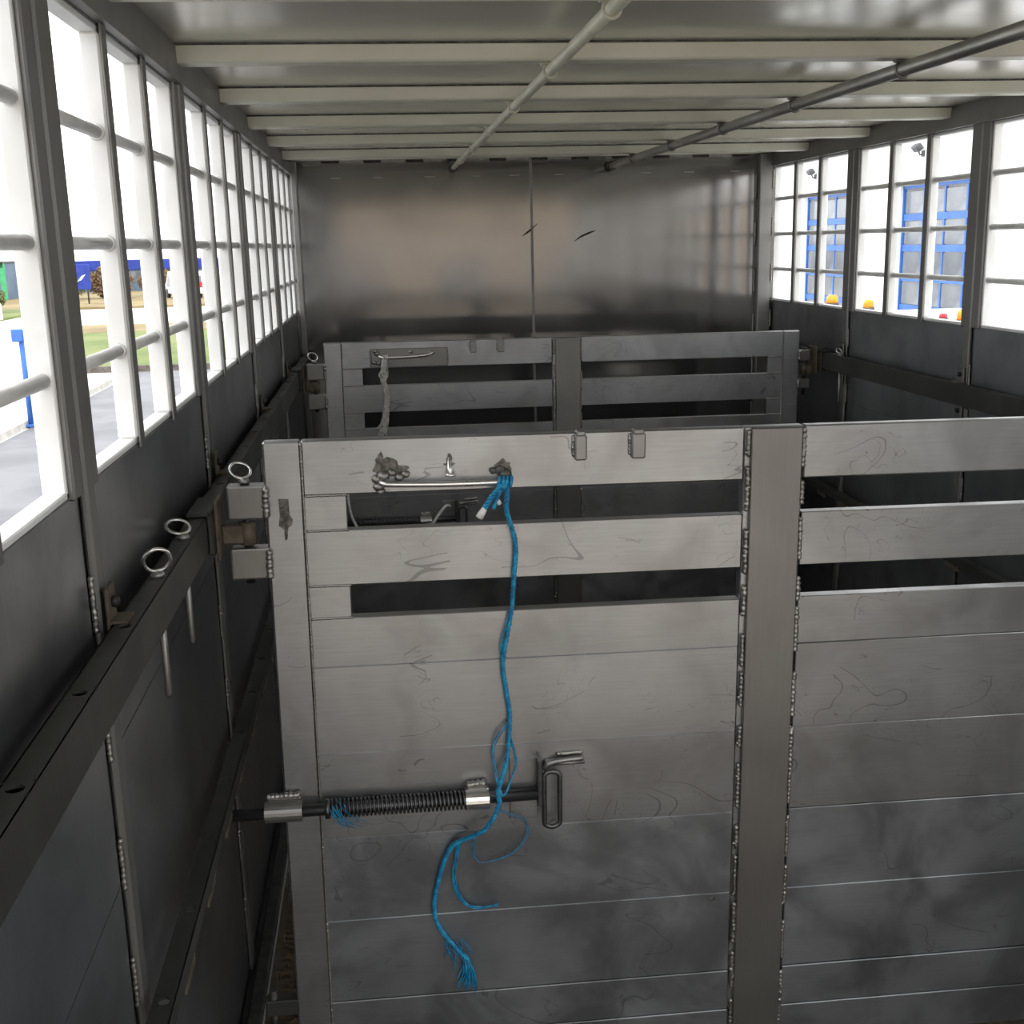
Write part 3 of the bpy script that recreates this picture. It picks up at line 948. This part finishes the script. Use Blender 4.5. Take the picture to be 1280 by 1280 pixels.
# ------------------------------------------------------------------ the yard outside
GZ = -1.65
def ground(name, mat, x0, x1, y0, y1, z, label, cat='ground', kind='structure', th=0.1):
    return tag(MB().box(x0, x1, y0, y1, z-th, z).build(name, mat), label, cat, kind=kind)
ground('yard', 'pave', -160, 120, -120, 200, GZ-0.02, 'pale concrete yard around the trailer')
ground('asphalt', 'asphalt', -7.1, 3.5, -30, 36.5, GZ, 'wet grey asphalt apron beside the trailer', 'asphalt')
k = thing('kerb', 'low pale stone kerb edging the asphalt apron', 'kerb', (-7.32, 0, GZ), kind='structure')
me = MB().box(-0.12, 0.12, -0.99, 0.99, -0.1, 0.14, bev=0.02).build('kerb_stone', 'kerb', mesh_only=True)
for i in range(13):
    inst(me, 'kerb_stone', k, (0, 12+i*2.0, 0))
tag(MB().poly([(-10.4, 37), (-1, 37), (-1, 54), (-15.0, 54)], 'z', GZ-.1, GZ+.10).build('lawn', 'grass'), 'green grass strip beside the access road', 'grass', kind='structure')
tag(MB().poly([(-15.0, 54), (-1, 54), (-1, 60), (-16.7, 60)], 'z', GZ-.1, GZ+.11).build('verge', 'dry'), 'dry tan verge along the near side of the road', 'grass', kind='structure')
tag(MB().poly([(-10.6, 36.7), (-1, 36.7), (-1, 37), (-10.4, 37)], 'z', GZ-.1, GZ+.16).build('lawn_edging', 'bark'), 'dark edging board along the grass strip', 'edging', kind='structure')
ground('verge', 'dry', -70, 0.0, 80, 112, GZ+0.12, 'dry tan verge in front of the far sheds', 'grass', th=0.2)
ground('lawn', 'grass', -44, -21, 65, 80, GZ+0.11, 'patch of rough green grass left of the road', 'grass', th=0.2)

ground('added_gravel_yard', 'gravel', -30, 40, -38, -4.2, GZ+0.005, 'unseen tan gravel yard added behind the trailer for warm reflections', 'gravel')  # out of view, added so gate and front wall reflect warm tones
t = thing('added_ramp', 'unseen grey ramp added behind the open trailer rear for reflections', 'ramp', (W/2, YB, GZ))
mb = MB().poly([(0.0, 1.56), (0.0, 1.64), (-3.6, 0.08), (-3.6, 0.0)], 'x', -1.15, 1.15)  # out of view, added for what the metal reflects
mb.build('deck', 'gate_post', t)
me = MB().box(-1.1, 1.1, -0.02, 0.02, 0.0, 0.03, bev=0.006).build('cleat', 'post', mesh_only=True)
for i in range(11):
    yy = -0.25-i*0.31
    inst(me, 'cleat', t, (0, yy, 1.64+yy*1.56/3.6), (math.atan(1.56/3.6), 0, 0))

# blue marker post
t = thing('marker_post', 'blue marker post with a box sign on its top', 'post', (-7.12, 25.3, GZ))
MB().tube([(0, 0, 0), (0, 0, 1.95)], 0.055, 12).build('pole', 'blue', t)
MB().box(-0.17, 0.07, -0.10, 0.10, 1.80, 2.06, bev=0.02).build('sign_box', 'blue', t)
MB().box(-0.11, 0.11, -0.11, 0.11, 0, 0.06, bev=0.01).build('foot', 'blue', t)

# white bollard
t = thing('bollard', 'short white bollard on the grass left of the road', 'bollard', (-20.8, 67.5, GZ+.11))
MB().tube([(0, 0, 0), (0, 0, 0.85), (0, 0, 0.95)], [0.28, 0.26, 0.15], 12).build('shaft', 'white', t)
MB().box(-0.24, 0.24, -0.285, -0.2, 0.60, 0.74, bev=0.01).build('band', 'white', t)

def shed(label, x0, x1, y, depth, h, band=True, trims=False, mat='shed'):
    t = thing('shed', label, 'building', ((x0+x1)/2, y, GZ), group='low blue sheds beyond the road')
    L = (x1-x0)/2
    MB().box(-L, L, 0, depth, 0, h-0.6 if band else h).build('wall', mat, t)
    if band:
        MB().box(-L-.1, L+.1, -0.15, depth+.1, h-0.9, h, bev=0.03).build('fascia', 'signblue', t)
    else:
        MB().box(-L-.1, L+.1, -0.15, depth+.1, h, h+0.15, bev=0.03).build('roof', 'lampgrey', t)
    n = max(2, int(2*L/3))
    me = MB().box(-0.7, 0.7, -0.06, 0.0, 0.9, 1.9).build('window', 'pane', mesh_only=True)
    for i in range(n):
        inst(me, 'window', t, (-L+(i+.5)*2*L/n, 0, 0))
    if trims:
        me = MB().box(-0.22, 0.22, -0.10, 0.0, 0, h).build('corner_trim', 'green', mesh_only=True)
        for i in (-.98, -.35, .35, .98):
            inst(me, 'corner_trim', t, (i*L, 0, 0))
        MB().box(-L, L, -0.10, 0.0, h-0.35, h).build('head_trim', 'green', t)
    return t
shed('long low shed with blue fascia behind the brown bushes', -27.5, -16.0, 112, 9, 2.95)
shed('low shed with blue fascia seen between the middle window bars', -15.5, -6.0, 118, 9, 2.85)
shed('blue grey shed with green trims at far left', -40, -29.5, 98, 10, 3.0, False, True)

# sign board on two legs
t = thing('road_sign', 'blue sign board with white marking standing before the sheds', 'sign', (-20.6, 86, GZ+.12))
for sx in (-0.35, 0.35):
    MB().tube([(sx, 0, 0), (sx, 0, 2.6)], 0.06, 8).build('leg', 'lampgrey', t)
bd = MB().box(-0.62, 0.62, -0.10, -0.05, 1.0, 2.75, bev=0.02).build('board', 'signblue', t)
MB().poly([(-0.3, 1.55), (0.0, 1.65), (0.32, 2.05), (0.05, 1.95)], 'y', -0.115, -0.10).build('mark', 'white', bd)
# pale lamp globe
t = thing('lamp_post', 'lamp post with a white globe before the blue sheds', 'lamp', (-20.9, 82, GZ+.12))
MB().tube([(0, 0, 0), (0, 0, 3.05)], 0.05, 8).build('pole', 'lampgrey', t)
MB().ball((0, 0, 3.3), 0.30, (1, 1, 1.25), 2).build('globe', 'white', t)

# parked white box van by the sheds
def van(label, loc, rz, L, Wd, H, beacons=(), group=None, orange=True):
    t = thing('van', label, 'van', loc, (0, 0, rz), group)
    bodyp = [(-L/2, 0.35), (-L/2, H-0.12), (-L/2+0.12, H), (L/2-1.7, H), (L/2-0.95, H-0.75), (L/2-0.1, H-1.25), (L/2, H-1.6), (L/2, 0.35)]
    MB().poly(bodyp, 'x', -Wd/2, Wd/2) .build('body', 'vanwhite', t)
    for sx in (-1, 1):
        MB().poly([(L/2-2.1, H-1.15), (L/2-2.1, H-0.35), (L/2-1.5, H-0.35), (L/2-0.95, H-0.9), (L/2-1.0, H-1.15)], 'x', sx*(Wd/2+0.005), sx*(Wd/2-.02)).build('side_window', 'pane', t)
        for yy in (-L/2+0.9, L/2-0.95):
            wh = MB().tube([(sx*(Wd/2-0.2), yy, 0.35), (sx*(Wd/2+0.02), yy, 0.35)], 0.35, 20).build('wheel', 'tyre', t)
            MB().tube([(sx*(Wd/2+0.015), yy, 0.35), (sx*(Wd/2+0.03), yy, 0.35)], 0.2, 16).build('hub', 'lampgrey', wh)
    MB().box(-Wd/2+.15, Wd/2-.15, -L/2-0.02, -L/2+.02, H-1.1, H-0.35).build('rear_window', 'pane', t)
    MB().box(-Wd/2+.1, -Wd/2+.3, -L/2-0.03, -L/2, 0.8, 1.2).build('tail_light', 'redlens', t)
    MB().box(Wd/2-.3, Wd/2-.1, -L/2-0.03, -L/2, 0.8, 1.2).build('tail_light', 'redlens', t)
    for (bx, by, r, hh, m) in beacons:
        bb = MB().tube([(bx, by, H-0.01), (bx, by, H+0.04)], r*1.15, 14).build('beacon_base', 'lampgrey', t)
        MB().tube([(bx, by, H+0.04), (bx, by, H+hh*.8), (bx, by, H+hh)], [r, r*.95, r*.6], 14).build('beacon_lens', m, bb)
    return t
van('small white van parked by the far sheds', (-14.6, 92, GZ+.12), 0.4, 4.6, 1.9, 2.0)
# white service van under the right-hand windows: roof line with beacons
van('white service van with orange roof beacons outside the right windows', (8.0, 14.3, GZ), 0.0, 6.0, 2.0, 2.52,
    beacons=((-0.80, 2.75, 0.09, 0.16, 'orange'), (-0.80, 1.42, 0.075, 0.15, 'orange'), (-0.85, -1.38, 0.075, 0.16, 'orange'), (-0.88, -0.95, 0.05, 0.09, 'redlens')))

def bush(label, loc, rx, rz, mat, n=1000, group='bushes along the far verge'):
    t = thing('bush', label, 'bush', loc, group=group)
    mb = MB()
    for i in range(n):
        d = Vector((random.gauss(0, 1), random.gauss(0, 1), random.gauss(0, 1))).normalized()
        k = random.uniform(0.55, 1.0)
        c = Vector((d.x*rx*k, d.y*rx*0.7*k, rz*(0.95+d.z*k)*0.55+0.05))
        u = Vector((random.gauss(0, 1), random.gauss(0, 1), random.gauss(0, 1))).normalized()*random.uniform(.12, .26)
        v = u.orthogonal().normalized()*random.uniform(.06, .14)
        mb.quad([c-u, c-v, c+u, c+v])
    mb.build('foliage', mat, t)
    mb = MB()
    for i in range(7):
        a = 2*PI*i/7
        mb.tube([(0, 0, 0), (math.cos(a)*rx*.3, math.sin(a)*rx*.2, rz*.4), (math.cos(a)*rx*.6, math.sin(a)*rx*.4, rz*.85)], [.05, .035, .015], 5)
    mb.build('stems', 'bark', t)
    return t
bush('brown bare bush just right of the nearest window post', (-20.9, 96, GZ+.12), 1.9, 2.3, 'leafb')
bush('green bush beside the brown bush under the blue sign', (-24.2, 95, GZ+.12), 1.7, 2.0, 'leafg')
bush('brown bush at the corner of the second shed', (-18.0, 100, GZ+.12), 1.6, 2.0, 'leafb')
bush('low green bush at far left near the bollard', (-24.5, 76, GZ+.11), 1.6, 1.5, 'leafg')
bush('brown bush behind the parked van by the sheds', (-12.2, 104, GZ+.12), 1.8, 2.0, 'leafb')
bush('dark green bush seen past the second window post', (-9.0, 106, GZ+.12), 1.8, 1.9, 'leafg')

# bare tree at the far left
t = thing('bare_tree', 'leafless tree behind the green trimmed shed', 'tree', (-34.5, 110, GZ))
mb = MB()
def branch(p, d, l, r, depth):
    q = p+d*l
    mb.tube([p, p.lerp(q, .5)+Vector((random.uniform(-.05, .05)*l, 0, 0)), q], [r, r*.85, r*.7], 5)
    if depth == 0: return
    for k in range(3):
        nd = (d+Vector((random.uniform(-.75, .75), random.uniform(-.75, .75), random.uniform(-.1, .5)))).normalized()
        branch(q, nd, l*random.uniform(.62, .8), r*.6, depth-1)
branch(Vector((0, 0, 0)), Vector((0, 0, 1)), 1.6, 0.14, 4)
mb.build('branches', 'bark', t)

# unseen brick hall, added behind the trailer to tint the metal reflections warm
t = thing('added_brick_hall', 'long unseen tan brick hall added behind the trailer for warm reflections', 'building', (2, -38, GZ))
MB().box(-24, 24, -8, 0, 0, 5.6).build('wall', 'brick', t)
MB().box(-24.3, 24.3, -8.3, 0.3, 5.6, 5.9).build('roof', 'lampgrey', t)
me = MB().box(-1.1, 1.1, -0.02, 0.05, 1.2, 3.0).build('window', 'pane', mesh_only=True)
for i in range(10):
    inst(me, 'window', t, (-21+i*4.6, 0, 0))

# white workshop with blue framed folding doors
FX = 14.0
t = thing('workshop', 'white workshop building with blue framed glass doors right of the trailer', 'building', (FX, 28, GZ))
doors = [(18.4, 23.0), (25.36, 29.98), (32.30, 36.92)]
DT = 3.12-GZ          # door head above ground
mb = MB()
ys = [-8.0] + [v for d in doors for v in d] + [64.0]
for i in range(0, len(ys), 2):
    mb.box(0, 6, ys[i]-28, ys[i+1]-28, 0, 8.0)
for a, b in doors:
    mb.box(0, 6, a-28, b-28, DT, 8.0)
mb.build('facade', 'facade', t)
box('roof', 'lampgrey', t, -0.3, 6.3, -36.3, 36.3, 8.0, 8.2)
for a, b in doors:
    d = MB()
    for y0, y1 in ((a, a+.06), (b-.06, b)):
        d.box(0.16, 0.24, y0-28, y1-28, 0, DT-.0)
    d.box(0.16, 0.24, a-28, b-28, DT-.08, DT)
    door = d.build('folding_door', 'blue', t)
    nC = 4
    zr = [0.0, 0.75, 1.66, 2.43, 3.19, 3.97, DT-.06]
    cw = (b-a-.2)/nC
    for i in range(1, nC):
        yy = a+.1+cw*i-28
        box('door_stile', 'blue', door, 0.17, 0.235, yy-.04, yy+.04, 0, DT-.1)
    for z in zr[1:-1]:
        box('door_rail', 'blue', door, 0.165, 0.238, a+.1-28, b-.1-28, z-.085, z+.085)
    pm = MB().box(0.19, 0.22, -cw/2+.04, cw/2-.04, 0, 0.56).build('pane', 'pane', mesh_only=True)
    for i in range(nC):
        for z0, z1 in zip(zr[:-1], zr[1:]):
            o = inst(pm, 'pane', door, (0, a+.1+cw*(i+.5)-28, z0+.1))
            o.scale = (1, 1, max(.1, (z1-z0-.2))/0.56)
for (y, z, lb) in ((28.57, 3.91, 'grey floodlight on the white workshop above the nearer blue door'), (35.86, 3.77, 'grey floodlight on the white workshop above the farther blue door')):
    f = thing('floodlight', lb, 'lamp', (FX, y, z), group='floodlights on the workshop wall')
    f.scale = (0.72, 0.72, 0.72)
    MB().tube([(-0.02, 0, -0.12), (-0.14, 0, -0.14), (-0.2, 0, -0.02)], 0.03, 8).build('arm', 'lampgrey', f)
    MB().box(-0.36, -0.14, -0.22, 0.22, -0.02, 0.22, bev=0.03, rot=Matrix.Rotation(-0.7, 3, 'Y')).build('head', 'lampgrey', f)
    MB().box(-0.06, -0.001, -0.09, 0.09, -0.2, 0.0, bev=0.01).build('wall_plate', 'lampgrey', f)
